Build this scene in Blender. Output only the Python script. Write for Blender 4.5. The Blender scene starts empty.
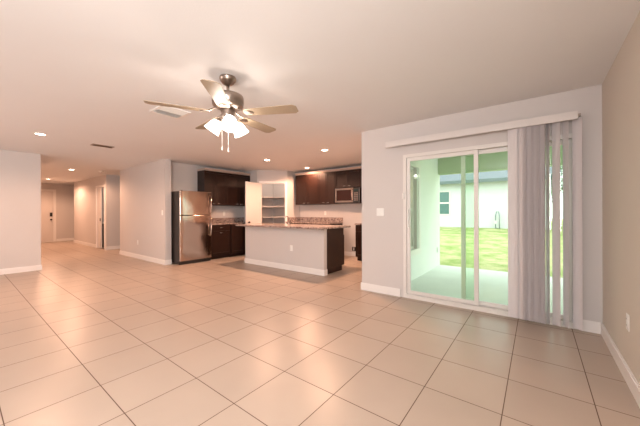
import bpy, bmesh, math, random
from mathutils import Vector, Matrix
random.seed(7)
PI = math.pi
S = bpy.context.scene
C = S.collection

# ---------------------------------------------------------------- camera, world, exposure
EYE, CEIL = 1.2, 2.44
f_px, yaw, roll, cy = 282.6, 0.6539, 0.00316, 212.19
cam = bpy.data.cameras.new('camera'); co = bpy.data.objects.new('camera', cam); C.objects.link(co)
cam.sensor_width = 36; cam.lens = f_px / 640 * 36
cam.shift_y = (cy - 213) / 640
cam.clip_start = 0.02; cam.clip_end = 200
F = Vector((-math.sin(yaw), math.cos(yaw), 0)); R = Vector((math.cos(yaw), math.sin(yaw), 0)); Z = Vector((0, 0, 1))
xc = R * math.cos(roll) - Z * math.sin(roll); yc = R * math.sin(roll) + Z * math.cos(roll)
M = Matrix((xc, yc, -F)).transposed().to_4x4(); M.translation = (0, 0, EYE)
co.matrix_world = M
S.camera = co
S.view_settings.view_transform = 'Standard'; S.view_settings.look = 'None'
S.view_settings.gamma = 1; S.view_settings.use_curve_mapping = False
S.view_settings.exposure = 0.16

w = bpy.data.worlds.new('sky'); S.world = w; w.use_nodes = True
bg = w.node_tree.nodes['Background']; bg.inputs[0].default_value = (0.93, 0.95, 1.0, 1); bg.inputs[1].default_value = 3.2

def area(name, loc, direction, sx, sy, power, color):
    l = bpy.data.lights.new(name, 'AREA'); l.shape = 'RECTANGLE'; l.size = sx; l.size_y = sy; l.energy = power; l.color = color
    o = bpy.data.objects.new(name, l); C.objects.link(o); o.location = loc
    o.rotation_euler = Vector(direction).to_track_quat('-Z', 'Y').to_euler(); return o
sun = bpy.data.lights.new('sun', 'SUN'); sun.energy = .4; sun.angle = 0.6; sun.color = (1, .97, .9)
so = bpy.data.objects.new('sun', sun); C.objects.link(so); so.rotation_euler = (math.radians(38), math.radians(14), 0)
# added fill lamps outside two added window openings, all unseen behind the camera
FILL_COL = (.98, 0.95, 0.93)
area('fill_light_rear', (-5.6, -2.75, 1.45), (0, 1, -.05), 2.2, 1.5, 45, (1, .74, .60))  # added warm fill for the left side of the room
area('fill_light_right', (.76, -1.2, 1.45), (-1, .85, -.05), 1.9, 1.5, 155, FILL_COL)  # added near-neutral fill for the whole room

# ---------------------------------------------------------------- materials
def mat(name, col, rough=.6, metal=0., spec=.5, noise=0., nscale=8., bump=0., bscale=60., emit=None, coat=0.):
    m = bpy.data.materials.new(name); m.use_nodes = True
    nt = m.node_tree; b = nt.nodes['Principled BSDF']
    b.inputs['Base Color'].default_value = (*col, 1); b.inputs['Roughness'].default_value = rough
    b.inputs['Metallic'].default_value = metal; b.inputs['Specular IOR Level'].default_value = spec
    b.inputs['Coat Weight'].default_value = coat
    tc = nt.nodes.new('ShaderNodeTexCoord')
    if noise:
        n = nt.nodes.new('ShaderNodeTexNoise'); n.inputs['Scale'].default_value = nscale; n.inputs['Detail'].default_value = 4
        nt.links.new(tc.outputs['Object'], n.inputs['Vector'])
        r = nt.nodes.new('ShaderNodeMapRange'); r.inputs[3].default_value = 1 - noise; r.inputs[4].default_value = 1 + noise
        nt.links.new(n.outputs['Fac'], r.inputs[0])
        mx = nt.nodes.new('ShaderNodeVectorMath'); mx.operation = 'SCALE'; mx.inputs[0].default_value = col
        nt.links.new(r.outputs[0], mx.inputs['Scale']); nt.links.new(mx.outputs[0], b.inputs['Base Color'])
    if bump:
        n = nt.nodes.new('ShaderNodeTexNoise'); n.inputs['Scale'].default_value = bscale; n.inputs['Detail'].default_value = 3
        nt.links.new(tc.outputs['Object'], n.inputs['Vector'])
        bp = nt.nodes.new('ShaderNodeBump'); bp.inputs['Strength'].default_value = bump; bp.inputs['Distance'].default_value = .01
        nt.links.new(n.outputs['Fac'], bp.inputs['Height']); nt.links.new(bp.outputs[0], b.inputs['Normal'])
    if emit:
        b.inputs['Emission Color'].default_value = (*emit[0], 1); b.inputs['Emission Strength'].default_value = emit[1]
    return m

WALL = mat('wall_paint', (.60, .555, .53), .7, bump=.05, bscale=140, noise=.02, nscale=2)
WALLR = mat('wall_warm_tint', (.62, .56, .49), .7, bump=.05, bscale=140, noise=.02, nscale=2)  # wall colour again, slightly warmer, used on the right wall
CEILM = mat('ceiling_paint', (.78, .775, .775), .85, bump=.1, bscale=90, noise=.015, nscale=2)
TRIM = mat('trim_paint', (.80, .76, .73), .4, noise=.01)
DOORW = mat('door_paint', (.66, .61, .58), .35, noise=.01)
PLAST = mat('white_plastic', (.82, .80, .76), .35, noise=.01)
VAL = mat('valance_vinyl', (.66, .61, .58), .5, noise=.01)
VANE = mat('vane_vinyl', (.80, .75, .75), .5, noise=.03, nscale=3)
ALU = mat('painted_aluminium', (.72, .68, .64), .35, noise=.01)
NICKEL = mat('brushed_nickel', (.34, .28, .24), .3, 1, noise=.05, nscale=30)
CHROME = mat('chrome_metal', (.8, .8, .8), .12, 1, noise=.02)
DARK = mat('black_plastic', (.015, .013, .012), .3, noise=.1)
BRONZE = mat('dark_bronze', (.06, .045, .04), .35, .8, noise=.1)
WOODD = mat('espresso_wood', (.022, .009, .006), .36, spec=.3, noise=.35, nscale=14, coat=.08)
BLADE = mat('maple_blade', (.34, .26, .18), .4, noise=.12, nscale=9)
CHARC = mat('charcoal_steel', (.045, .035, .03), .4, .3, noise=.05)
STUCCO = mat('stucco_white', (.80, .82, .78), .85, bump=.3, bscale=50, noise=.02)
ROOFM = mat('shingle_roof', (.16, .18, .21), .9, noise=.2, nscale=20)
CONC = mat('concrete_patio', (.70, .72, .69), .8, noise=.08, nscale=3, bump=.1)
BARK = mat('bark_brown', (.12, .08, .05), .9, noise=.3, bump=.4)
LEAF = mat('leaf_green', (.06, .13, .035), .6, noise=.4, nscale=2)
SHELFM = mat('shelf_white', (.72, .66, .62), .5, noise=.01)
PORCH = mat('porch_paint', (.62, .66, .58), .8, noise=.03)
BEAMM = mat('beam_paint', (.42, .50, .32), .8, noise=.03)

nt = VANE.node_tree; tr = nt.nodes.new('ShaderNodeBsdfTranslucent'); tr.inputs[0].default_value = (.75, .70, .70, 1)
mx = nt.nodes.new('ShaderNodeMixShader'); mx.inputs[0].default_value = .28; ou = nt.nodes['Material Output']
nt.links.new(nt.nodes['Principled BSDF'].outputs[0], mx.inputs[1]); nt.links.new(tr.outputs[0], mx.inputs[2]); nt.links.new(mx.outputs[0], ou.inputs[0])
def nodes(name):
    m = bpy.data.materials.new(name); m.use_nodes = True; return m, m.node_tree, m.node_tree.nodes['Principled BSDF']
# brushed stainless steel
STEEL, nt, b = nodes('stainless_steel')
b.inputs['Base Color'].default_value = (.56, .43, .36, 1); b.inputs['Metallic'].default_value = 1; b.inputs['Roughness'].default_value = .14
tc = nt.nodes.new('ShaderNodeTexCoord'); mp = nt.nodes.new('ShaderNodeMapping'); mp.inputs['Scale'].default_value = (1, 1.2, 220)
nz = nt.nodes.new('ShaderNodeTexNoise'); nz.inputs['Scale'].default_value = 3; bp = nt.nodes.new('ShaderNodeBump'); bp.inputs['Strength'].default_value = .2
nt.links.new(tc.outputs['Object'], mp.inputs[0]); nt.links.new(mp.outputs[0], nz.inputs[0]); nt.links.new(nz.outputs['Fac'], bp.inputs['Height'])
nz2 = nt.nodes.new('ShaderNodeTexNoise'); nz2.inputs['Scale'].default_value = 2.2; nz2.inputs['Detail'].default_value = 1
nt.links.new(tc.outputs['Object'], nz2.inputs[0])
bp2 = nt.nodes.new('ShaderNodeBump'); bp2.inputs['Strength'].default_value = .5; bp2.inputs['Distance'].default_value = .05
nt.links.new(nz2.outputs['Fac'], bp2.inputs['Height']); nt.links.new(bp.outputs[0], bp2.inputs['Normal']); nt.links.new(bp2.outputs[0], b.inputs['Normal'])
# granite
GRAN, nt, b = nodes('pink_granite')
tc = nt.nodes.new('ShaderNodeTexCoord'); v = nt.nodes.new('ShaderNodeTexVoronoi'); v.inputs['Scale'].default_value = 80
nz = nt.nodes.new('ShaderNodeTexNoise'); nz.inputs['Scale'].default_value = 30; nz.inputs['Detail'].default_value = 6
cr = nt.nodes.new('ShaderNodeValToRGB'); e = cr.color_ramp.elements
e[0].position = .36; e[0].color = (.06, .035, .03, 1); e[1].position = .66; e[1].color = (.50, .40, .35, 1)
k = e.new(.47); k.color = (.32, .23, .20, 1)
mx = nt.nodes.new('ShaderNodeMix'); mx.data_type = 'FLOAT'; mx.inputs[0].default_value = .35
nt.links.new(tc.outputs['Object'], v.inputs[0]); nt.links.new(tc.outputs['Object'], nz.inputs[0])
nt.links.new(nz.outputs['Fac'], mx.inputs[2]); nt.links.new(v.outputs['Color'], mx.inputs[3])
nt.links.new(mx.outputs[0], cr.inputs[0]); nt.links.new(cr.outputs[0], b.inputs['Base Color']); b.inputs['Roughness'].default_value = .15
# floor tile
TILE, nt, b = nodes('floor_tile')
P = .449
geo = nt.nodes.new('ShaderNodeNewGeometry'); sp = nt.nodes.new('ShaderNodeSeparateXYZ'); nt.links.new(geo.outputs['Position'], sp.inputs[0])
def mth(op, a, bb=None, cc=None):
    n = nt.nodes.new('ShaderNodeMath'); n.operation = op
    for i, x in enumerate((a, bb, cc)):
        if x is None: continue
        if isinstance(x, (int, float)): n.inputs[i].default_value = x
        else: nt.links.new(x, n.inputs[i])
    return n.outputs[0]
ux = mth('DIVIDE', mth('ADD', sp.outputs[0], 1.512 + P * 60), P); uy = mth('DIVIDE', mth('ADD', sp.outputs[1], -1.527 + P * 60), P)
def edge(u):
    fr = mth('FRACT', u); return mth('MINIMUM', fr, mth('SUBTRACT', 1, fr))
dmin = mth('MINIMUM', edge(ux), edge(uy))
mr = nt.nodes.new('ShaderNodeMapRange'); mr.interpolation_type = 'SMOOTHSTEP'
mr.inputs[1].default_value = .0035; mr.inputs[2].default_value = .008; nt.links.new(dmin, mr.inputs[0])
cell = nt.nodes.new('ShaderNodeCombineXYZ'); nt.links.new(mth('FLOOR', ux), cell.inputs[0]); nt.links.new(mth('FLOOR', uy), cell.inputs[1])
wn = nt.nodes.new('ShaderNodeTexWhiteNoise'); nt.links.new(cell.outputs[0], wn.inputs[0])
nz = nt.nodes.new('ShaderNodeTexNoise'); nz.inputs['Scale'].default_value = 2.3; nz.inputs['Detail'].default_value = 2; nt.links.new(geo.outputs['Position'], nz.inputs[0])
val = mth('ADD', mth('MULTIPLY', wn.outputs[0], .06), mth('MULTIPLY', nz.outputs['Fac'], .14))
val = mth('ADD', val, .87)
sc = nt.nodes.new('ShaderNodeVectorMath'); sc.operation = 'SCALE'; sc.inputs[0].default_value = (.465, .37, .30); nt.links.new(val, sc.inputs['Scale'])
mx = nt.nodes.new('ShaderNodeMix'); mx.data_type = 'RGBA'; nt.links.new(mr.outputs[0], mx.inputs[0])
mx.inputs[6].default_value = (.11, .065, .045, 1); nt.links.new(sc.outputs[0], mx.inputs[7]); nt.links.new(mx.outputs[2], b.inputs['Base Color'])
rg = mth('ADD', mth('MULTIPLY', mr.outputs[0], -.49), .8); nt.links.new(rg, b.inputs['Roughness'])
bp = nt.nodes.new('ShaderNodeBump'); bp.inputs['Strength'].default_value = .2; bp.inputs['Distance'].default_value = .001
nt.links.new(mr.outputs[0], bp.inputs['Height']); nt.links.new(bp.outputs[0], b.inputs['Normal'])
b.inputs['Specular IOR Level'].default_value = .17
# lawn
LAWN, nt, b = nodes('lawn_green')
tc = nt.nodes.new('ShaderNodeTexCoord'); nz = nt.nodes.new('ShaderNodeTexNoise'); nz.inputs['Scale'].default_value = 1.6; nz.inputs['Detail'].default_value = 8; nz.inputs['Roughness'].default_value = .7
cr = nt.nodes.new('ShaderNodeValToRGB'); e = cr.color_ramp.elements
e[0].position = .38; e[0].color = (.19, .28, .05, 1); e[1].position = .62; e[1].color = (.50, .46, .24, 1)
nt.links.new(tc.outputs['Object'], nz.inputs[0]); nt.links.new(nz.outputs['Fac'], cr.inputs[0]); nt.links.new(cr.outputs[0], b.inputs['Base Color'])
b.inputs['Roughness'].default_value = .9
# thin tinted glass
def glass(name, tint, refl=.5):
    m = bpy.data.materials.new(name); m.use_nodes = True; nt = m.node_tree; nt.nodes.clear()
    o = nt.nodes.new('ShaderNodeOutputMaterial'); t = nt.nodes.new('ShaderNodeBsdfTransparent'); t.inputs[0].default_value = (*tint, 1)
    g = nt.nodes.new('ShaderNodeBsdfGlossy'); g.inputs['Roughness'].default_value = .01
    fz = nt.nodes.new('ShaderNodeFresnel'); fz.inputs[0].default_value = 1.45
    mm = nt.nodes.new('ShaderNodeMath'); mm.operation = 'MULTIPLY'; mm.inputs[1].default_value = refl * 2; nt.links.new(fz.outputs[0], mm.inputs[0])
    mx = nt.nodes.new('ShaderNodeMixShader'); nt.links.new(mm.outputs[0], mx.inputs[0]); nt.links.new(t.outputs[0], mx.inputs[1]); nt.links.new(g.outputs[0], mx.inputs[2])
    nt.links.new(mx.outputs[0], o.inputs[0]); return m
GLASS = glass('door_glass', (.88, .96, .88)); WGLASS = glass('window_glass', (.78, .86, .80), .8)
# glowing frosted shade: emits and lets its bulb shine through
SHADE = bpy.data.materials.new('frosted_shade'); SHADE.use_nodes = True; nt = SHADE.node_tree; nt.nodes.clear()
o_ = nt.nodes.new('ShaderNodeOutputMaterial'); t = nt.nodes.new('ShaderNodeBsdfTransparent'); em = nt.nodes.new('ShaderNodeEmission')
em.inputs[0].default_value = (1, .93, .82, 1); em.inputs[1].default_value = 9; mx = nt.nodes.new('ShaderNodeMixShader'); mx.inputs[0].default_value = .55
nt.links.new(t.outputs[0], mx.inputs[1]); nt.links.new(em.outputs[0], mx.inputs[2]); nt.links.new(mx.outputs[0], o_.inputs[0])
LENS = mat('lamp_lens', (1, .9, .8), .5, emit=((1, .80, .62), 22))

# ---------------------------------------------------------------- helpers
ORG = {}
class MB:
    """collects shapes for ONE mesh"""
    def __init__(s): s.bm = bmesh.new()
    def box(s, x0, y0, z0, x1, y1, z1, mtx=None):
        c = Vector(((x0+x1)/2, (y0+y1)/2, (z0+z1)/2)); d = (abs(x1-x0), abs(y1-y0), abs(z1-z0))
        m = Matrix.Translation(c) @ Matrix.Diagonal((*d, 1))
        if mtx is not None: m = mtx @ m
        bmesh.ops.create_cube(s.bm, size=1, matrix=m); return s
    def cyl(s, p0, p1, r0, r1=None, n=20, caps=True):
        p0, p1 = Vector(p0), Vector(p1); d = p1 - p0; q = d.to_track_quat('Z', 'Y').to_matrix().to_4x4()
        bmesh.ops.create_cone(s.bm, cap_ends=caps, segments=n, radius1=r0, radius2=r0 if r1 is None else r1, depth=d.length,
                              matrix=Matrix.Translation((p0 + p1) / 2) @ q); return s
    def sph(s, c, r, sc=(1, 1, 1), n=14):
        bmesh.ops.create_uvsphere(s.bm, u_segments=n, v_segments=n // 2 + 2, radius=r, matrix=Matrix.Translation(c) @ Matrix.Diagonal((*sc, 1))); return s
    def lathe(s, prof, mtx=Matrix.Identity(4), n=32):
        rings = []
        for r, z in prof:
            rings.append([s.bm.verts.new(mtx @ Vector((r * math.cos(2*PI*i/n), r * math.sin(2*PI*i/n), z))) for i in range(n)])
        for a, b in zip(rings, rings[1:]):
            for i in range(n): s.bm.faces.new((a[i], a[(i+1) % n], b[(i+1) % n], b[i]))
        return s
    def tube(s, pts, r, n=10):
        pts = [Vector(p) for p in pts]; rings = []
        for i, p in enumerate(pts):
            d = (pts[min(i+1, len(pts)-1)] - pts[max(i-1, 0)]).normalized(); q = d.to_track_quat('Z', 'Y')
            rr = r[i] if isinstance(r, (list, tuple)) else r
            rings.append([s.bm.verts.new(p + q @ Vector((rr*math.cos(2*PI*k/n), rr*math.sin(2*PI*k/n), 0))) for k in range(n)])
        for a, b in zip(rings, rings[1:]):
            for k in range(n): s.bm.faces.new((a[k], a[(k+1) % n], b[(k+1) % n], b[k]))
        s.bm.faces.new(rings[0][::-1]); s.bm.faces.new(rings[-1]); return s
    def prism(s, pts, z0, z1, mtx=Matrix.Identity(4)):
        a = [s.bm.verts.new(mtx @ Vector((x, y, z0))) for x, y in pts]; b = [s.bm.verts.new(mtx @ Vector((x, y, z1))) for x, y in pts]
        n = len(pts); s.bm.faces.new(a[::-1]); s.bm.faces.new(b)
        for i in range(n): s.bm.faces.new((a[i], a[(i+1) % n], b[(i+1) % n], b[i]))
        return s
    def frame(s, x0, z0, x1, z1, t, y0, y1):
        s.box(x0, y0, z0, x0+t, y1, z1); s.box(x1-t, y0, z0, x1, y1, z1)
        s.box(x0+t, y0, z0, x1-t, y1, z0+t); s.box(x0+t, y0, z1-t, x1-t, y1, z1); return s
    def build(s, name, m, parent=None, bevel=0., smooth=False, world=True, mtx=None):
        if mtx is not None: bmesh.ops.transform(s.bm, matrix=mtx, verts=s.bm.verts)
        if parent is not None and world and parent.name in ORG:
            bmesh.ops.translate(s.bm, vec=-ORG[parent.name], verts=s.bm.verts)
        bmesh.ops.recalc_face_normals(s.bm, faces=s.bm.faces)
        me = bpy.data.meshes.new(name); s.bm.to_mesh(me); s.bm.free(); me.materials.append(m)
        o = bpy.data.objects.new(name, me); C.objects.link(o)
        if parent is not None:
            o.parent = parent; ORG[o.name] = ORG.get(parent.name, Vector())
        if smooth:
            for p in me.polygons: p.use_smooth = True
        if bevel:
            md = o.modifiers.new('bevel', 'BEVEL'); md.width = bevel; md.segments = 2; md.limit_method = 'ANGLE'
        return o
def tag(o, label=None, cat=None, group=None, kind=None):
    if label: o['label'] = label
    if cat: o['category'] = cat
    if group: o['group'] = group
    if kind: o['kind'] = kind
    return o
def thing(name, label, cat, loc, group=None, rz=0):
    o = bpy.data.objects.new(name, None); C.objects.link(o); o.location = loc; o.rotation_euler = (0, 0, rz); o.empty_display_size = .1
    ORG[o.name] = Vector(loc) if not rz else Vector((0, 0, 0)); return tag(o, label, cat, group)
def struct(name, mb, m, label, cat, parent=None, **k):
    o = mb.build(name, m, parent, **k)
    if parent is None: tag(o, label, cat, kind='structure')
    return o
def copy_tree(o, parent=None):
    c = o.copy(); C.objects.link(c)
    if parent is not None: c.parent = parent
    for ch in list(o.children): copy_tree(ch, c)
    return c

# ---------------------------------------------------------------- the house shell
XR, YS, XL, YB = .51, 3.87, -8.3, 6.65        # right wall, sliding-door wall, living room left wall, kitchen back wall
XK = -7.1                                      # kitchen left wall
FL = -16.1                                     # front door wall
struct('floor', MB().box(FL-.2, -2.7, -.1, XR+.2, YS+.13, 0).box(FL-.2, YS+.13, -.1, -1.97, YB+.2, 0), TILE, 'beige ceramic tile floor with dark grout lines running through all rooms', 'floor')
struct('ceiling', MB().box(FL-.2, -2.7, CEIL, XR+.2, YS+.13, CEIL+.1).box(FL-.2, YS+.13, CEIL, -1.97, YB+.2, CEIL+.1), CEILM, 'flat off-white ceiling over the living room and kitchen', 'ceiling')
m = MB(); m.box(XR, -.2, 0, XR+.2, YS, CEIL).box(XR, -2.7, 0, XR+.2, -2.2, CEIL).box(XR, -2.2, 0, XR+.2, -.2, .7).box(XR, -2.2, 2.2, XR+.2, -.2, CEIL)  # opening behind the camera added for the right fill lamp
struct('wall_right', m, WALLR, 'beige side wall with an outlet low down, right of the blinds', 'wall')
DL, DR, DT = -1.49, .34, 2.0
m = MB(); m.box(-2.15, YS, 0, DL, YS+.2, CEIL); m.box(DR, YS, 0, XR+.2, YS+.2, CEIL); m.box(DL, YS, DT, DR, YS+.2, CEIL)
struct('wall_front', m, WALL, 'greige wall holding the glass sliding patio door', 'wall')
# wall between kitchen and patio, with the window that looks onto the patio
WY0, WY1, WZ0, WZ1 = 4.55, 5.42, .50, 2.04
m = MB(); xa, xb = -2.15, -1.82
m.box(xa, YS+.2, 0, xb, WY0, CEIL); m.box(xa, WY1, 0, xb, YB+.2, CEIL); m.box(xa, WY0, 0, xb, WY1, WZ0); m.box(xa, WY0, WZ1, xb, WY1, CEIL)
o = struct('wall_patio', m, WALL, 'outer wall beside the patio, pale outside, with a single window', 'wall')
m = MB(); m.box(xb, YS+.2, -.06, xb+.015, WY0, 2.42); m.box(xb, WY1, -.06, xb+.015, 6.98, 2.42); m.box(xb, WY0, -.06, xb+.015, WY1, WZ0); m.box(xb, WY0, WZ1, xb+.015, WY1, 2.42)
m.build('stucco_coat', STUCCO, o)
struct('wall_back', MB().box(XK-.15, YB, 0, -2.15, YB+.2, CEIL), WALL, 'beige kitchen back wall behind the wall cabinets and microwave', 'wall')
DY0, DY1, DX = 3.05, 3.19, -6.77
EY0, EY1, EX = 2.985, 3.125, -9.62     # divider wall faces and its hall end
struct('wall_kitchen', MB().box(XK-.15, DY1, 0, XK, YB, CEIL), WALL, 'grey-beige kitchen wall behind the refrigerator', 'wall')
struct('wall_divider', MB().box(EX, EY0, 0, DX, EY1, CEIL).box(XK-.15, EY1, 0, XK, DY1, CEIL), WALL, 'wall with a switch and an outlet, ending beside the refrigerator', 'wall')
m = MB(); m.box(XL-.15, -2.7, 0, XL, 1.15, CEIL); m.box(FL, 1.0, 0, XL-.15, 1.15, CEIL)
struct('wall_left', m, WALL, 'plain wall corner at the left edge, beside the hallway', 'wall')
HX0, HX1, HT = -12.0, -11.22, 2.05
m = MB(); m.box(-15.0, DY0, 0, HX0, DY1, CEIL); m.box(HX1, DY0, 0, -11.05, DY1, CEIL); m.box(HX0, DY0, HT, HX1, DY1, CEIL)
m.box(-11.15, DY1, 0, -11.05, YB, CEIL)
struct('wall_hall', m, WALL, 'hallway side wall with the half-open white door in it', 'wall')
struct('wall_far', MB().box(FL-.2, 1.0, 0, FL, YB, CEIL), WALL, 'far end wall of the hallway around the front door', 'wall')
struct('wall_north', MB().box(FL, 6.65, 0, XK-.15, 6.85, CEIL).box(-15.1, DY1, 0, -15.0, 6.65, CEIL), WALL, 'hidden end wall of the side hall', 'wall')
m = MB(); wins = [(-6.7, -4.5)]; zz0, zz1 = .7, 2.2  # opening added in the unseen rear wall for the rear fill lamp
xs = [XL-.15] + [v for a in wins for v in a] + [XR+.2]
for i in range(0, 4, 2): m.box(xs[i], -2.7, 0, xs[i+1], -2.5, CEIL)
for a, b_ in wins: m.box(a, -2.7, 0, b_, -2.5, zz0); m.box(a, -2.7, zz1, b_, -2.5, CEIL)
struct('wall_rear', m, WALL, 'wall behind the camera with one added window', 'wall')
a, b_ = wins[0]
struct('added_window_rear', MB().frame(a, zz0, b_, zz1, .05, -2.62, -2.56).box((a+b_)/2-.02, -2.61, zz0+.05, (a+b_)/2+.02, -2.57, zz1-.05), ALU, 'white framed window added in the wall behind the camera', 'window')  # unseen window, added to go with the rear fill lamp
m = MB(); x_ = XR+.06
m.box(x_, -2.2, .7, x_+.06, -2.15, 2.2).box(x_, -.25, .7, x_+.06, -.2, 2.2).box(x_, -2.15, .7, x_+.06, -.25, .75).box(x_, -2.15, 2.15, x_+.06, -.25, 2.2).box(x_+.01, -2.15, 1.43, x_+.05, -.25, 1.47)
struct('added_window_right', m, ALU, 'white framed window added in the right wall behind the camera', 'window')  # unseen window, added to go with the right fill lamp


# pantry: two returns and the slanted front with its door opening
A0, A1 = Vector((-6.47, 5.43, 0)), Vector((-5.89, 6.08, 0)); ad = (A1-A0).normalized(); L = (A1-A0).length
ang = math.atan2(ad.y, ad.x); PM = Matrix.Translation(A0) @ Matrix.Rotation(ang, 4, 'Z')    # local x along the front, +y into the pantry
o0, o1 = .12*L, .94*L; PT = 2.06
m = MB(); m.box(0, 0, 0, o0, .1, CEIL, PM); m.box(o1, 0, 0, L, .1, CEIL, PM); m.box(o0, 0, PT, o1, .1, CEIL, PM)
m.box(XK, 5.43, 0, -6.47, 5.53, CEIL); m.box(-5.99, 6.08, 0, -5.89, YB, CEIL)
struct('wall_pantry', m, WALL, 'pale angled corner wall around the open pantry', 'wall')
m = MB(); t = .05
m.box(o0-t, -.015, 0, o0+.005, .0, PT+t, PM).box(o1-.005, -.015, 0, min(o1+t, L), 0, PT+t, PM).box(o0+.005, -.015, PT-.005, o1-.005, 0, PT+t, PM)
m.box(o0-.0, .0, 0, o0+.012, .1, PT, PM).box(o1-.012, 0, 0, o1, .1, PT, PM).box(o0+.012, 0, PT-.012, o1-.012, .1, PT, PM)
struct('trim_pantry', m, TRIM, 'white casing around the pantry doorway', 'door trim')
hx = PM @ Vector((o0+.01, -.02, 0)); ex = Vector((-6.30, 4.87, 0)); dv = (ex-hx); dl = dv.length
HM = Matrix.Translation(hx) @ Matrix.Rotation(math.atan2(dv.y, dv.x), 4, 'Z')
d = struct('door_pantry', MB().box(0.01, 0, .012, dl, .035, PT-.015, HM), DOORW, 'white flat pantry door swung open toward the kitchen', 'door', bevel=.003)
m = MB()
for s in (-1, 1):
    y = .0175 + s*.0175
    m.cyl(HM @ Vector((dl-.07, y, .93)), HM @ Vector((dl-.07, y+s*.035, .93)), .011); m.sph(HM @ Vector((dl-.07, y+s*.052, .93)), .027)
m.build('door_knob', BRONZE, d, smooth=True)['label'] = 'dark bronze door knob'
m = MB()
for z in (.25, 1.05, 1.85): m.box(-.004, -.006, z-.045, .012, .02, z+.045, HM)
m.build('hinge', NICKEL, d)
# pantry shelves: each a ledge following the corner
for z in (1.06, 1.39, 1.68):
    m = MB(); m.prism([(XK+.002, 5.532), (-6.53, 5.532), (-5.992, 6.14), (-5.992, YB-.002), (XK+.002, YB-.002)], z-.02, z)
    # shelf stops short of the door: keep it at the back half
    m.bm.free(); m = MB(); m.prism([(XK+.002, 5.75), (-6.85, 5.75), (-6.30, 6.36), (-5.995, 6.36), (-5.995, YB-.002), (XK+.002, YB-.002)], z-.022, z)
    o = m.build('pantry_shelf', SHELFM)
    pos = {1.06: 'lowest', 1.39: 'middle', 1.68: 'topmost'}[z]
    tag(o, 'white pantry shelf, %s of the three in the open pantry' % pos, 'shelf', 'shelves in the pantry')

# baseboards
H, T = .11, .015
def base(name, segs, label):
    m = MB()
    for a in segs:
        m.box(a[0], a[1], 0, a[2], a[3], H-.012); 
        # thinner moulded top edge
        cx0, cx1, cy0, cy1 = a[0], a[2], a[1], a[3]
        if abs(cx1-cx0) > abs(cy1-cy0):
            k = a[4]; yw = cy1 if k > 0 else cy0; m.box(cx0, yw, H-.012, cx1, yw - k*T*.55, H)
        else:
            k = a[4]; xw = cx1 if k > 0 else cx0; m.box(xw, cy0, H-.012, xw - k*T*.55, cy1, H)
    struct(name, m, TRIM, label, 'baseboard')
base('baseboard_front', [(-2.15-T, YS-T, DL-.045, YS, 1), (DR+.0, YS-T, XR-T, YS, 1), (-2.15-T, YS, -2.15, YB-T, 1)], 'white baseboard under the sliding door wall and its corner')
base('baseboard_right', [(XR-T, -2.5, XR, YS-T, 1)], 'white baseboard along the right wall')
base('baseboard_divider', [(EX, EY0-T, DX+T, EY0, 1), (DX, EY0, DX+T, EY1, -1)], 'white baseboard below the wall with switch and outlet')
base('baseboard_left', [(XL, -2.5, XL+T, 1.15, -1), (XL-.15, 1.15, XL+T, 1.15+T, -1)], 'white baseboard at the plain left wall corner')
base('baseboard_hall', [(-15.0, DY0-T, HX0-.075, DY0, 1), (-11.05, DY0-T, -11.05+T, YB, -1)], 'white baseboard along the hallway side wall')
base('baseboard_far', [(FL, 2.70, FL+T, 6.6, -1)], 'white baseboard right of the front door')
base('baseboard_back', [(-4.28, YB-T, -3.56, YB, 1), (-2.9, YB-T, -2.17, YB, 1)], 'white baseboard in the gap under the microwave')

# ---------------------------------------------------------------- sliding patio door (structure) with panels
m = MB(); FT = .045
m.frame(DL, 0, DR, DT, FT, YS-.004, YS+.13); m.box(DL+FT, YS+.0, .045, DR-FT, YS+.12, .055)
d = struct('door_1', m, ALU, 'glass sliding patio door with a pale metal frame', 'sliding door')
def panel(x0, x1, y, st, z0=.06, z1=DT-FT-.002):
    p = MB().frame(x0, z0, x1, z1, st, y, y+.035).build('door_panel', ALU, d, bevel=.003)
    MB().box(x0+st, y+.014, z0+st, x1-st, y+.019, z1-st).build('glass_pane', GLASS, p)
    return p
p1 = panel(DL+FT+.001, -.56, YS+.012, .048)
p2 = panel(-.76, DR-FT-.001, YS+.062, .048)
m = MB(); m.box(DL+FT+.012, YS-.02, .98, DL+FT+.036, YS+.012, 1.24); m.build('door_handle', PLAST, p1, bevel=.006)
o = MB().box(DL-.006, YS-.022, 1.38, DL+.018, YS-.005, 1.46).build('door_sensor', PLAST, d, bevel=.004)

# patio-side window
xw = -1.93
m = MB()
def yframe(m, x0, x1, y0, z0, y1, z1, t):
    m.box(x0, y0, z0, x1, y0+t, z1); m.box(x0, y1-t, z0, x1, y1, z1); m.box(x0, y0+t, z0, x1, y1-t, z0+t); m.box(x0, y0+t, z1-t, x1, y1-t, z1)
yframe(m, xw-.03, xw+.05, WY0, WZ0, WY1, WZ1, .045); m.box(xw-.02, WY0+.045, 1.225, xw+.04, WY1-.045, 1.275)
yframe(m, xb+.015, xb+.035, WY0-.1, WZ0-.1, WY1+.14, WZ1+.1, .1)
o = struct('window_1', m, TRIM, 'white sash window onto the patio, seen through the sliding door', 'window')
MB().box(xw, WY0+.045, WZ0+.045, xw+.005, WY1-.045, WZ1-.045).build('glass_pane', WGLASS, o)

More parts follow.
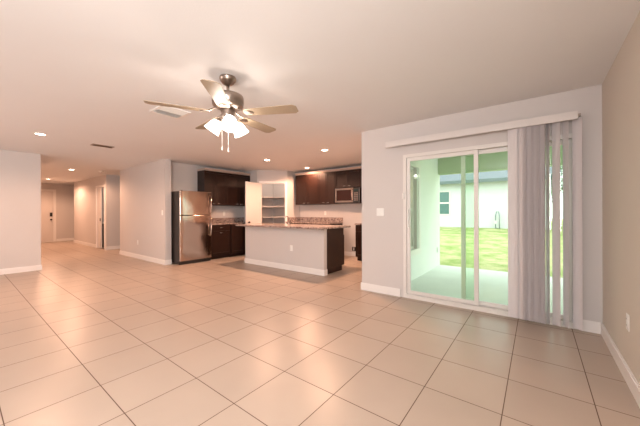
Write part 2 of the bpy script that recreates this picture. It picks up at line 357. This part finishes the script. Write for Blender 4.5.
# ---------------------------------------------------------------- vertical blind
t_ = thing('vertical_blind', 'grey-lilac vertical blind drawn to the right of the sliding door', 'blind', (-.7, YS, 0))
VY = YS-.075
MB().box(-1.70, VY-.045, 2.112, .325, VY-.033, 2.192).box(-1.70, VY-.033, 2.180, .325, YS-.002, 2.192).build('valance', VAL, t_, bevel=.002)
MB().box(-1.68, VY-.015, 2.145, .35, VY+.015, 2.170).build('head_rail', NICKEL, t_)
def vane(x, deg, wd=.089):
    m = MB(); n = 6; a = math.radians(deg); pts = []
    for i in range(n+1):
        u = (i/n-.5)*wd; bow = .007*(1-(2*i/n-1)**2); pts.append((u, bow))
    pts = pts + [(u, b+.0012) for u, b in reversed(pts)]
    M_ = Matrix.Translation((x, VY, 0)) @ Matrix.Rotation(a, 4, 'Z')
    m.prism(pts, .025, 2.135, M_); m.box(-.006, -.002, 2.13, .006, .004, 2.16, M_)
    return m.build('vane', VANE, t_)
vane(-.212, -8)
for i in range(11): vane(-.155 + i*.0185, -(34 + (i*37 % 11)*1.5))
for x, a in ((.050, -60), (.092, -72), (.160, -47), (.235, -63), (.322, -40)): vane(x, a)
MB().tube([(.352, VY-.012, 2.15), (.352, VY-.014, 1.6), (.352, VY-.012, 1.0)], .003, 6).build('bead_chain', PLAST, t_)

# ---------------------------------------------------------------- cabinets
def shaker(mb, x0, z0, x1, z1, y, rail=.055, th=.02):
    mb.frame(x0, z0, x1, z1, rail, y-th, y); mb.box(x0+rail, y-th*.5, z0+rail, x1-rail, y, z1-rail)
def pull(parent, x, z, y, vert=False):
    m = MB()
    if vert: m.tube([(x, y, z-.045), (x, y-.028, z-.035), (x, y-.028, z+.035), (x, y, z+.045)], .0055, 8)
    else: m.tube([(x-.045, y, z), (x-.035, y-.028, z), (x+.035, y-.028, z), (x+.045, y, z)], .0055, 8)
    m.build('handle', CHROME, parent, smooth=True)['label'] = 'chrome handle'
def wall_cabinet(loc, rz, W, z0, z1, label, doors=2, dep=.32, handles='in', crown=True):
    """front at local y=0 facing -y, body to +y, left end at x=0"""
    t = thing('wall_cabinet', label, 'cabinet', loc, 'dark wall cabinets', rz); ORG[t.name] = Vector()
    MB().box(.001, 0, z0, W-.001, dep, z1).build('body', WOODD, t, bevel=.002)
    dw = W/doors
    for i in range(doors):
        m = MB(); shaker(m, i*dw+.003, z0+.004, (i+1)*dw-.003, z1-.004, -.001)
        d = m.build('cabinet_door', WOODD, t, bevel=.002)
        hxp = (i+1)*dw-.075 if i % 2 == 0 else i*dw+.075
        pull(d, hxp, z0+.045, -.021)
    if crown:
        M_ = Matrix(((0, 0, 1, 0), (1, 0, 0, 0), (0, 1, 0, 0), (0, 0, 0, 1)))
        m = MB(); m.prism([(dep, z1), (0, z1), (-.045, z1+.045), (-.045, z1+.055), (dep, z1+.055)], .001, W-.001, M_)
        m.build('crown_molding', TRIMW, t)['label'] = 'pale crown strip'
    return t
TRIMW = mat('crown_strip', (.50, .38, .32), .35, noise=.05)
def base_cabinet(loc, rz, W, label, doors=2, drawers=True, dep=.597, ztop=.885):
    t = thing('base_cabinet', label, 'cabinet', loc, 'dark base cabinets', rz); ORG[t.name] = Vector()
    MB().box(.001, 0, .1, W-.001, dep, ztop).box(.001, .07, 0, W-.001, dep, .1).build('body', WOODD, t, bevel=.002)
    dw = W/doors; zt = ztop-.005
    for i in range(doors):
        zd = zt
        if drawers:
            m = MB(); m.box(i*dw+.003, -.021, zt-.15, (i+1)*dw-.003, -.001, zt); d = m.build('drawer', WOODD, t, bevel=.003); pull(d, (i+.5)*dw, zt-.075, -.021); zd = zt-.158
        m = MB(); shaker(m, i*dw+.003, .105, (i+1)*dw-.003, zd, -.001); d = m.build('cabinet_door', WOODD, t, bevel=.002)
        pull(d, (i+.5)*dw, zd-.05, -.021)
    return t
Q = PI/2
wall_cabinet((XK+.32, 3.95, 0), Q, .67, 1.39, 2.29, 'dark brown two-door wall cabinet above the refrigerator side')
wall_cabinet((XK+.32, 4.62, 0), Q, .79, 1.39, 2.29, 'dark brown two-door wall cabinet next to the pantry door')
wall_cabinet((-5.75, YB-.33, 0), 0, .85, 1.42, 2.30, 'tall dark wall cabinet nearest the pantry on the back wall', dep=.33)
wall_cabinet((-4.90, YB-.33, 0), 0, .56, 1.42, 2.30, 'narrow dark wall cabinet left of the microwave', dep=.33)
wall_cabinet((-4.34, YB-.33, 0), 0, .81, 1.84, 2.30, 'short dark cabinet above the microwave', dep=.33)
wall_cabinet((-3.52, YB-.33, 0), 0, .66, 1.42, 2.30, 'dark wall cabinet right of the microwave, behind the wall corner', dep=.33)
base_cabinet((-6.54, 3.98, 0), Q, .58, 'dark base cabinet with drawer beside the refrigerator', 1, dep=.555)
base_cabinet((-6.5, 4.56, 0), Q, .86, 'dark base cabinet partly behind the island, next to pantry', 2, False, dep=.555)
base_cabinet((-5.88, 6.05, 0), 0, 1.58, 'long dark base cabinet under the back granite counter', 3)
base_cabinet((-3.53, 6.05, 0), 0, .65, 'dark base cabinet right of the range gap', 1)
def counter(name, label, boxes, splash):
    m = MB()
    for b in boxes: m.box(*b)
    t = thing(name, label, 'countertop', (boxes[0][0], boxes[0][1], .89))
    m.build('slab', GRAN, t, bevel=.004)
    if splash:
        m = MB()
        for b in splash: m.box(*b)
        m.build('backsplash', GRAN, t, bevel=.002)
counter('granite_counter', 'pinkish granite counter between refrigerator and pantry', [(XK+.002, 3.98, .887, -6.505, 5.428, .922)], [(XK+.002, 3.98, .922, XK+.024, 5.428, 1.05)])
counter('granite_counter', 'speckled granite counter along the kitchen back wall', [(-5.888, 6.015, .887, -4.285, YB-.002, .922)], [(-5.888, YB-.024, .922, -4.285, YB-.002, 1.05), (-5.888, 6.082, .922, -5.866, YB-.024, 1.05)])
counter('granite_counter', 'short granite counter right of the range gap', [(-3.545, 6.015, .887, -2.87, YB-.002, .922)], [(-3.545, YB-.024, .922, -2.87, YB-.002, 1.05)])

# island
t = thing('kitchen_island', 'kitchen island with a pale wall front and dark cabinet end', 'kitchen island', (-4.3, 4.6, 0))
MB().box(-5.52, 4.27, 0, -3.18, 4.36, .884).build('half_wall', WALL, t)
IW = MB(); IW.box(-5.50, 4.362, .1, -3.21, 5.0, .884).box(-5.50, 4.362, 0, -3.21, 4.93, .1); body = IW.build('cabinet_body', WOODD, t, bevel=.002); body['label'] = 'dark brown cabinet end panel'
m = MB(); m.box(-5.52-T, 4.27-T, 0, -3.18+T, 4.27, H).box(-3.18, 4.27, 0, -3.18+T, 4.36, H).box(-5.52-T, 4.27, 0, -5.52, 4.39, H); m.build('baseboard', TRIM, t, bevel=.002)
for i in range(4):
    x0 = -5.49+i*.572
    m = MB(); shaker(m, 0, .105, .565, .72, 0); m.build('cabinet_door', WOODD, t, mtx=Matrix.Translation((x0+.565, 5.001, 0)) @ Matrix.Rotation(PI, 4, 'Z'))
m = MB(); m.prism([(-5.56, 4.02), (-3.06, 4.02), (-3.06, 5.04), (-5.56, 5.04)], .886, .922)
t = thing('island_countertop', 'light granite slab overhanging the kitchen island', 'countertop', (-4.3, 4.5, .886)); m.build('slab', GRAN, t, bevel=.006)
t = thing('kitchen_faucet', 'slim dark and chrome faucet rising behind the island top', 'faucet', (-4.65, 4.86, .922))
m = MB(); m.cyl((-4.65, 4.86, .922), (-4.65, 4.86, .95), .026, .02); m.tube([(-4.65, 4.86, .94), (-4.65, 4.86, 1.05), (-4.65, 4.83, 1.09), (-4.65, 4.77, 1.10), (-4.65, 4.70, 1.07)], .012); m.build('spout', CHROME, t, smooth=True)
MB().tube([(-4.60, 4.86, .922), (-4.60, 4.86, .98), (-4.585, 4.84, 1.02)], .009).build('lever', BRONZE, t, smooth=True)

# refrigerator
FX, FY0, FY1, FZ = -6.42, 3.165, 3.95, 1.705
t = thing('refrigerator', 'stainless top-freezer refrigerator beside the dark wall cabinets', 'refrigerator', (-6.75, 3.57, 0))
MB().box(XK+.03, FY0, .03, FX-.075, FY1, FZ-.01).build('body', CHARC, t, bevel=.004)['label'] = 'dark charcoal side panel'
MB().box(FX-.11, FY0+.01, .0, FX-.055, FY1-.01, .075).build('kick_grille', DARK, t)
def fdoor(z0, z1):
    # gently bowed front, plan outline extruded upward
    n = 14; pts = [(FX-.07, FY0+.002)]
    for i in range(n+1):
        u = i/n; pts.append((FX-.018 + .018*(1-(2*u-1)**2)**.6, FY0+.002+u*(FY1-FY0-.004)))
    pts.append((FX-.07, FY1-.002))
    m = MB(); m.prism(pts, z0, z1); return m
d1 = fdoor(.085, 1.13).build('refrigerator_door', STEEL, t, bevel=.006); d2 = fdoor(1.142, FZ).build('freezer_door', STEEL, t, bevel=.006)
for dd, z0, z1 in ((d1, .62, 1.10), (d2, 1.17, 1.62)):
    y = FY1-.04
    MB().tube([(FX-.015, y, z0), (FX+.035, y, z0+.03), (FX+.042, y, (z0+z1)/2), (FX+.035, y, z1-.03), (FX-.015, y, z1)], .011).build('handle', STEEL, dd, smooth=True)
MB().box(FX-.06, FY0+.01, FZ, FX-.02, FY0+.06, FZ+.012).build('hinge_cap', DARK, t)

# microwave
t = thing('microwave_oven', 'stainless over-the-range microwave under the short dark cabinet', 'microwave', (-3.96, 6.4, 1.44))
x0, x1, z0, z1, yf = -4.265, -3.535, 1.42, 1.825, YB-.40
MB().box(x0, yf, z0, x1, YB-.003, z1).build('body', STEEL, t, bevel=.004)
d = MB().frame(x0+.002, z0+.03, x1-.17, z1-.002, .05, yf-.03, yf-.001).build('oven_door', STEEL, t, bevel=.004)
MB().box(x0+.052, yf-.024, z0+.08, x1-.22, yf-.004, z1-.052).build('window', mat('oven_glass', (.03, .012, .009), .2, spec=.25, noise=.1), d)
MB().tube([(x1-.195, yf-.03, z0+.06), (x1-.195, yf-.065, z0+.08), (x1-.195, yf-.07, (z0+z1)/2), (x1-.195, yf-.065, z1-.05), (x1-.195, yf-.03, z1-.03)], .01).build('handle', STEEL, d, smooth=True)
cp = MB().box(x1-.168, yf-.03, z0+.03, x1-.002, yf-.001, z1-.002).build('control_panel', DARK, t, bevel=.003)
MB().box(x1-.14, yf-.033, z1-.085, x1-.03, yf-.0305, z1-.05).build('display', mat('display_glass', (.02, .05, .05), .1, noise=.1), cp)
m = MB()
for r in range(5):
    for c_ in range(3): m.box(x1-.14+c_*.04, yf-.033, z0+.07+r*.045, x1-.112+c_*.04, yf-.0305, z0+.098+r*.045)
m.build('keypad', STEEL, cp)
MB().box(x0+.01, yf-.02, z0+.002, x1-.01, yf-.001, z0+.028).build('vent_grille', DARK, t)

# ---------------------------------------------------------------- plates on the walls
def plate(name, label, cat, loc, n, w_=.07, h_=.115, kind='outlet', m_=None, group=None):
    """n = outward horizontal normal (x,y)"""
    t = thing(name, label, cat, loc, group); a = math.atan2(n[1], n[0]) + PI/2
    M_ = Matrix.Translation(loc) @ Matrix.Rotation(a, 4, 'Z')      # local -y points outward
    MB().box(-w_/2, -.006, -h_/2, w_/2, -.0005, h_/2, M_).build('cover_plate', m_ or PLAST, t, bevel=.002)
    if kind == 'outlet':
        for z in (-.022, .022):
            s = MB().box(-.016, -.009, z-.014, .016, -.006, z+.014, M_).build('socket', PLAST, t, bevel=.002)
            MB().box(-.008, -.0095, z-.003, -.005, -.009, z+.007, M_).box(.005, -.0095, z-.003, .008, -.009, z+.007, M_).build('slot', DARK, s)
    else:
        k = 2 if w_ > .1 else 1
        for i in range(k):
            x = 0 if k == 1 else (-.023 + .046*i)
            MB().box(x-.016, -.010, -.033, x+.016, -.006, .033, M_).build('rocker', PLAST, t, bevel=.002)
plate('wall_outlet', 'white outlet low on the right wall', 'outlet', (XR, 2.89, .42), (-1, 0))
plate('wall_outlet', 'white outlet low on the wall left of the refrigerator', 'outlet', (-8.33, EY0, .42), (0, -1))
plate('wall_outlet', 'white outlet on the pale front of the island', 'outlet', (-4.02, 4.27, .46), (0, -1))
plate('wall_outlet', 'outdoor outlet on the patio side wall', 'outlet', (xb+.015, 6.75, .33), (1, 0), m_=mat('grey_cover', (.35, .38, .36), .5, noise=.02))
plate('light_switch', 'white switch near the wall end left of the refrigerator', 'light switch', (-6.9, EY0, 1.2), (0, -1), kind='switch')
plate('light_switch', 'double white switch plate left of the sliding door', 'light switch', (-1.84, YS, 1.2), (0, -1), w_=.116, kind='switch')
plate('range_outlet', 'dark range outlet low on the wall under the microwave', 'outlet', (-3.94, YB, .20), (0, -1), w_=.11, h_=.11, m_=DARK)
plate('wall_outlet', 'white outlet above the back granite counter', 'outlet', (-4.9, YB, 1.17), (0, -1))
plate('wall_outlet', 'white outlet above the counter right of the refrigerator', 'outlet', (XK, 4.75, 1.17), (1, 0))

# ---------------------------------------------------------------- hallway doors
d = struct('door_2', MB().box(FL+.002, 1.74, .012, FL+.04, 2.60, 2.10), DOORW, 'white front door with a dark keypad lock', 'door', bevel=.003)
m = MB()
for y0, y1 in ((1.85, 2.12), (2.22, 2.49)):
    for z0, z1 in ((.2, .85), (1.1, 1.95)):
        yframe(m, FL+.04, FL+.046, y0, z0, y1, z1, .02)
m.build('molding', DOORW, d)
l = MB().box(FL+.04, 2.49, 1.06, FL+.065, 2.57, 1.22).build('keypad_lock', DARK, d, bevel=.004)
m = MB(); m.cyl((FL+.04, 2.53, .93), (FL+.08, 2.53, .93), .03, .015); m.sph((FL+.095, 2.53, .93), .032); m.build('door_knob', BRONZE, d, smooth=True)
m = MB(); m.box(FL, 2.605, 0, FL+.02, 2.69, 2.19).box(FL, 1.65, 0, FL+.02, 1.735, 2.19).box(FL, 1.735, 2.105, FL+.02, 2.605, 2.19); m.box(FL, 1.735, 0, FL+.05, 2.605, .012)
struct('trim_1', m, TRIM, 'white casing around the front door', 'door trim')
m = MB(); m.box(HX0-.075, DY0-.018, 0, HX0, DY0, HT+.075).box(HX1, DY0-.018, 0, HX1+.075, DY0, HT+.075).box(HX0, DY0-.018, HT, HX1, DY0, HT+.075)
struct('trim_2', m, TRIM, 'white casing around the half-open hallway door', 'door trim')
d = struct('door_3', MB().box(HX0+.005, DY0+.005, .012, -11.60, DY0+.035, HT-.01), DOORW, 'white hallway door slid partly open beside the dark vanity', 'door')
MB().box(-11.70, DY0-.006, .92, -11.63, DY0+.005, 1.02).build('door_pull', BRONZE, d)
t = thing('bathroom_vanity', 'dark vanity glimpsed through the half-open hallway door', 'vanity', (-11.7, 3.6, 0))
MB().box(-12.2, 3.24, 0, -11.17, 3.75, .82).build('body', WOODD, t)
MB().box(-12.22, 3.225, .82, -11.165, 3.76, .86).build('basin_top', PLAST, t)

# ---------------------------------------------------------------- ceiling fan
FC = Vector((-2.248, 1.548, 0)); 
t = thing('ceiling_fan', 'five-blade nickel ceiling fan with lit frosted glass shades', 'ceiling fan', (FC.x, FC.y, CEIL))
TM = Matrix.Translation(FC)
MB().lathe([(.001, CEIL-.001), (.072, CEIL-.001), (.075, CEIL-.018), (.070, CEIL-.022), (.070, CEIL-.034), (.062, CEIL-.04), (.050, CEIL-.058), (.03, CEIL-.07), (.001, CEIL-.074)], TM).build('canopy', NICKEL, t, smooth=True)
MB().cyl((FC.x, FC.y, CEIL-.15), (FC.x, FC.y, CEIL-.07), .013).build('downrod', NICKEL, t, smooth=True)
MB().lathe([(.001, 2.295), (.03, 2.295), (.045, 2.288), (.11, 2.278), (.136, 2.268), (.141, 2.25), (.140, 2.20), (.132, 2.19), (.138, 2.18), (.125, 2.165), (.09, 2.15), (.001, 2.148)], TM).build('motor_housing', NICKEL, t, smooth=True)
MB().lathe([(.001, 2.148), (.06, 2.148), (.062, 2.12), (.055, 2.10), (.06, 2.085), (.05, 2.065), (.03, 2.05), (.001, 2.045)], TM).build('switch_housing', NICKEL, t, smooth=True)
proto = None
R0, RT = .165, .658
n = 16; top = []; 
for i in range(n+1):
    u = i/n; r = R0 + u*(RT-R0); hw = .056 + .017*u
    if u < .08: hw *= (.72 + .28*(u/.08)**.5)
    if u > .93: hw *= max(.0, 1-((u-.93)/.07)**2)**.5*.35+.65 if u < 1 else .6
    top.append((r, hw))
outline = [(r, -h_) for r, h_ in top] + [(r, h_) for r, h_ in reversed(top)]
for k in range(5):
    a = math.radians(27 + 72*k)
    if proto is None:
        Mb = Matrix.Translation((0, 0, 2.108)) @ Matrix.Rotation(math.radians(-9), 4, 'X')
        m = MB(); m.prism(outline, -.003, .003, Mb)
        proto = m.build('fan_blade', BLADE, t, world=False, bevel=.0015)
        m = MB()
        m.tube([(.10, 0, 2.150), (.14, .0, 2.130), (.175, .028, 2.105), (.215, .030, 2.100), (.235, .012, 2.1005)], .0065, 8)
        m.tube([(.10, 0, 2.150), (.14, .0, 2.130), (.175, -.028, 2.111), (.215, -.030, 2.108), (.235, -.012, 2.105)], .0065, 8)
        m.prism([(.165, -.03), (.245, -.014), (.245, .014), (.165, .03)], -.008, -.0035, Mb)
        ORG[proto.name] = Vector()
        m.build('blade_arm', NICKEL, proto, smooth=False)
        b_ = proto
    else:
        b_ = copy_tree(proto, t)
    b_.location = (0, 0, -CEIL); b_.rotation_euler = (0, 0, a)
# light kit: three tulip shades
vx = math.atan2(-FC.y, -FC.x)
for k in range(3):
    a = vx + k*2*PI/3 + .12
    dirh = Vector((math.cos(a), math.sin(a), 0)); s0 = FC + dirh*.045 + Z*2.075; tip = (dirh*.60 - Z*.80).normalized(); s1 = FC + dirh*.080 + Z*2.058
    MB().tube([s0, FC + dirh*.062 + Z*2.078, s1], .010, 8).cyl(s1, s1 + tip*.03, .02, .026).build('lamp_arm', NICKEL, t, smooth=True)
    q = tip.to_track_quat('Z', 'Y').to_matrix().to_4x4(); SM = Matrix.Translation(s1 + tip*.02) @ q
    MB().lathe([(.024, 0), (.040, .012), (.052, .035), (.059, .06), (.065, .088), (.073, .112)], SM, 28).build('glass_shade', SHADE, t, smooth=True)
    l = bpy.data.lights.new('fan_bulb', 'POINT'); l.energy = 5.5; l.color = (1, .82, .70); l.shadow_soft_size = .022
    lo = bpy.data.objects.new('fan_bulb', l); C.objects.link(lo); lo.location = s1 + tip*.075 - Vector((FC.x, FC.y, CEIL)); lo.parent = t
for dx, zb in ((-.055, 1.77), (.002, 1.755)):
    p = FC + R*dx
    m = MB(); m.cyl((p.x, p.y, zb+.03), (p.x, p.y, 2.06), .0018, n=6); m.cyl((p.x, p.y, zb), (p.x, p.y, zb+.035), .006, .004, n=10)
    m.build('pull_chain', PLAST, t)

# ---------------------------------------------------------------- recessed lights
WARM = (1, .56, .36)
def can(x, y, label, power, col=WARM):
    t = thing('recessed_light', label, 'ceiling light', (x, y, CEIL), 'recessed ceiling lights'); M_ = Matrix.Translation((x, y, 0))
    MB().lathe([(.058, CEIL-.004), (.062, CEIL-.009), (.085, CEIL-.006), (.092, CEIL-.0005)], M_).build('trim_ring', PLAST, t, smooth=True)
    MB().lathe([(.001, CEIL-.003), (.06, CEIL-.003)], M_).build('lamp_lens', LENS, t)
    l = bpy.data.lights.new('bulb', 'SPOT'); l.energy = power * .93; l.color = col; l.spot_size = math.radians(168); l.spot_blend = .4; l.shadow_soft_size = .06
    lo = bpy.data.objects.new('bulb', l); C.objects.link(lo); lo.parent = t; lo.location = (0, 0, -.03)
can(-6.17, .85, 'recessed light nearest the camera, in front of the hallway', 115)
can(-10.52, 2.09, 'recessed light in the middle of the hallway', 170)
can(-14.1, 2.15, 'recessed light nearest the front door', 190)
can(-5.06, 4.55, 'recessed light above the left end of the island', 125)
can(-5.07, 6.03, 'recessed light close to the back wall cabinets', 150)
can(-3.35, 4.53, 'recessed light above the right end of the island', 190)

def dome(x, y, label, power, col, r=.14):  # unseen dome fixtures, all added as fill light
    t = thing('added_dome_light', label, 'ceiling light', (x, y, CEIL)); M_ = Matrix.Translation((x, y, 0))
    MB().lathe([(.001, CEIL-.001), (r+.01, CEIL-.001), (r+.012, CEIL-.02), (r, CEIL-.025)], M_).build('base_ring', NICKEL, t, smooth=True)
    MB().lathe([(r, CEIL-.024), (r*.95, CEIL-.05), (r*.7, CEIL-.08), (r*.35, CEIL-.095), (.001, CEIL-.1)], M_).build('glass_dome', SHADE, t, smooth=True)
    l = bpy.data.lights.new('bulb', 'POINT'); l.energy = power; l.color = col; l.shadow_soft_size = .08
    lo = bpy.data.objects.new('bulb', l); C.objects.link(lo); lo.parent = t; lo.location = (0, 0, -.16)
dome(-.3, -1.1, 'round added fill light on the living room ceiling behind the camera', 78, (.92, .96, 1.0))  # added to brighten the near ceiling and the right side
dome(-12.6, 4.4, 'added fill light in the bathroom behind the hallway door', 25, (1, .85, .75))  # added so the room behind the door is not dark
dome(-6.55, 6.15, 'small added fill light on the ceiling inside the pantry', 5, (1, .8, .66), .09)  # added to brighten the pantry interior
# ceiling vents
t = thing('ceiling_vent', 'white square ceiling grille behind the left fan blade', 'air vent', (-3.56, 1.64, CEIL))
x0, x1, y0, y1 = -3.73, -3.39, 1.47, 1.81; zc = CEIL
m = MB(); m.box(x0, y0, zc-.012, x0+.025, y1, zc).box(x1-.025, y0, zc-.012, x1, y1, zc).box(x0+.025, y0, zc-.012, x1-.025, y0+.025, zc).box(x0+.025, y1-.025, zc-.012, x1-.025, y1, zc); m.build('frame', PLAST, t)
MB().box(x0+.02, y0+.02, zc-.003, x1-.02, y1-.02, zc-.001).build('backing', mat('vent_shadow_grey', (.30, .27, .25), .8, noise=.05), t)
m = MB()
for i in range(12):
    x = x0+.04+i*.0245; M_ = Matrix.Translation((x, 0, zc-.009)) @ Matrix.Rotation(math.radians(35 if i < 6 else -35), 4, 'Y'); m.box(-.011, y0+.025, -.001, .011, y1-.025, .001, M_)
m.box((x0+x1)/2-.006, y0+.025, zc-.014, (x0+x1)/2+.006, y1-.025, zc-.002); m.build('louvers', PLAST, t)
t = thing('ceiling_vent', 'narrow slotted ceiling register in front of the hallway', 'air vent', (-6.37, 1.7, CEIL))
x0, x1, y0, y1 = -6.44, -6.29, 1.54, 1.87
MB().box(x0, y0, zc-.01, x0+.02, y1, zc).box(x1-.02, y0, zc-.01, x1, y1, zc).box(x0+.02, y0, zc-.01, x1-.02, y0+.02, zc).box(x0+.02, y1-.02, zc-.01, x1-.02, y1, zc).build('frame', NICKEL, t)
MB().box(x0+.015, y0+.015, zc-.003, x1-.015, y1-.015, zc-.001).build('backing', DARK, t)
m = MB()
for i in range(5):
    M_ = Matrix.Translation((x0+.03+i*.0225, 0, zc-.007)) @ Matrix.Rotation(math.radians(40), 4, 'Y'); m.box(-.008, y0+.02, -.001, .008, y1-.02, .001, M_)
m.build('louvers', NICKEL, t)
t = thing('smoke_detector', 'small round smoke detector on the hallway ceiling', 'smoke detector', (-10.2, 2.7, CEIL))
MB().lathe([(.001, CEIL-.04), (.05, CEIL-.038), (.062, CEIL-.02), (.065, CEIL-.0005)], Matrix.Translation((-10.2, 2.7, 0))).build('cover', PLAST, t, smooth=True)
MB().lathe([(.001, CEIL-.044), (.012, CEIL-.043), (.014, CEIL-.038)], Matrix.Translation((-10.2, 2.7, 0))).build('test_button', DARK, t)

# ---------------------------------------------------------------- outside: patio, lawn, neighbour
struct('patio_slab', MB().box(xb+.016, YS+.21, -.16, 4.2, 7.0, -.05), CONC, 'grey concrete patio floor outside the sliding door', 'patio')
struct('porch_ceiling', MB().box(xb+.016, YS+.21, 2.42, 4.2, 7.1, 2.56), PORCH, 'pale ceiling of the covered patio', 'porch ceiling')
struct('porch_beam', MB().box(xb+.016, 6.82, 2.06, 4.2, 7.0, 2.419), BEAMM, 'greenish beam across the front of the patio roof', 'beam')
struct('porch_column', MB().box(3.7, 6.78, -.05, 3.95, 7.03, 2.059), STUCCO, 'square column at the far corner of the patio', 'column')
m = MB(); m.box(XR+.201, YS, -.06, 4.2, YS+.2, 2.6); struct('wall_outside', m, STUCCO, 'outer house wall to the right of the patio door', 'wall')
# lawn rising toward the neighbour
bm = bmesh.new(); nx, ny = 60, 60; vs = []
for j in range(ny+1):
    y = 7.0 + (j/ny)**1.3*40
    for i in range(nx+1):
        x = -24 + i/nx*54; z = -.12 + .42*min(1, max(0, (y-7)/11)) + random.uniform(-.012, .012)*(1 if j else 0)
        vs.append(bm.verts.new((x, y, z)))
for j in range(ny):
    for i in range(nx): bm.faces.new((vs[j*(nx+1)+i], vs[j*(nx+1)+i+1], vs[(j+1)*(nx+1)+i+1], vs[(j+1)*(nx+1)+i]))
m = MB(); m.bm.free(); m.bm = bm; struct('lawn', m, LAWN, 'yellow-green lawn rising from the patio to the neighbouring house', 'lawn')
t = thing('neighbor_house', 'white neighbouring house beyond the lawn', 'house', (-6, 20, .3))
NY = 18.0
MB().box(-14, NY, .2, .55, NY+8, 2.88).build('wall', mat('grey_white_siding', (.68, .70, .72), .8, noise=.02), t)
Mx = Matrix(((0, 0, 1, 0), (1, 0, 0, 0), (0, 1, 0, 0), (0, 0, 0, 1)))
MB().prism([(NY-.45, 2.83), (NY+4, 4.9), (NY+8.45, 2.83), (NY+8.45, 2.95), (NY+4, 5.05), (NY-.45, 2.98)], -14.3, .95, Mx).build('roof', ROOFM, t)
MB().box(-14.3, NY-.47, 2.80, .95, NY-.44, 2.98).build('fascia', mat('fascia_grey', (.12, .16, .17), .6, noise=.03), t)
wf = MB().frame(-4.85, 1.0, -4.05, 2.45, .07, NY-.03, NY-.001).box(-4.78, NY-.03, 1.68, -4.12, NY-.005, 1.77).build('window', TRIM, t)
MB().box(-4.78, NY-.015, 1.07, -4.12, NY-.01, 2.38).build('glass', mat('neighbor_glass', (.10, .20, .20), .15, noise=.1), wf)
t = thing('standpipe', 'white looped pipe standing against the neighbouring house', 'pipe', (-1.65, NY-.25, .28))
MB().tube([(-1.75, NY-.2, .27), (-1.75, NY-.2, 1.0), (-1.70, NY-.2, 1.2), (-1.62, NY-.2, 1.2), (-1.58, NY-.2, 1.0), (-1.58, NY-.2, .27)], .03, 8).build('pipe', mat('pipe_grey', (.30, .34, .38), .5, noise=.02), t, smooth=True)
MB().box(-1.80, NY-.25, .55, -1.70, NY-.21, .72).build('valve_box', PLAST, t)
def tree(x, y, h, r, label):
    t = thing('garden_tree', label, 'tree', (x, y, .28), 'trees beyond the lawn')
    MB().tube([(x, y, .2), (x+.05, y, h*.3), (x-.05, y+.1, h*.6)], [.16, .12, .06], 8).build('trunk', BARK, t)
    bm = bmesh.new()
    cs = [(Vector((random.gauss(0, .45)*r, random.gauss(0, .45)*r, random.uniform(-.6, .6)*r)), random.uniform(.35, .6)*r) for _ in range(12)]
    for i in range(4200):
        c_, rr = random.choice(cs); v = Vector([random.gauss(0, 1) for _ in range(3)]).normalized()*rr*random.uniform(.6, 1)
        p = Vector((x, y, h*.62)) + c_ + v; q = Matrix.Rotation(random.uniform(0, 6.28), 3, Vector((random.gauss(0, 1), random.gauss(0, 1), random.gauss(0, 1))).normalized())
        s = random.uniform(.06, .13); bm.faces.new([bm.verts.new(p + q @ Vector(k)*s) for k in ((-1, 0, 0), (0, -.5, 0), (1, 0, .1), (0, .5, 0))])
    m = MB(); m.bm.free(); m.bm = bm; m.build('crown', LEAF, t)
tree(2.0, 17.0, 4.6, 1.5, 'green tree right of the white house, seen between the vanes')
tree(3.6, 20.5, 5.6, 2.0, 'tall tree farther back behind the vanes')
tree(.2, 30.0, 7.0, 2.2, 'distant tree behind the white house')
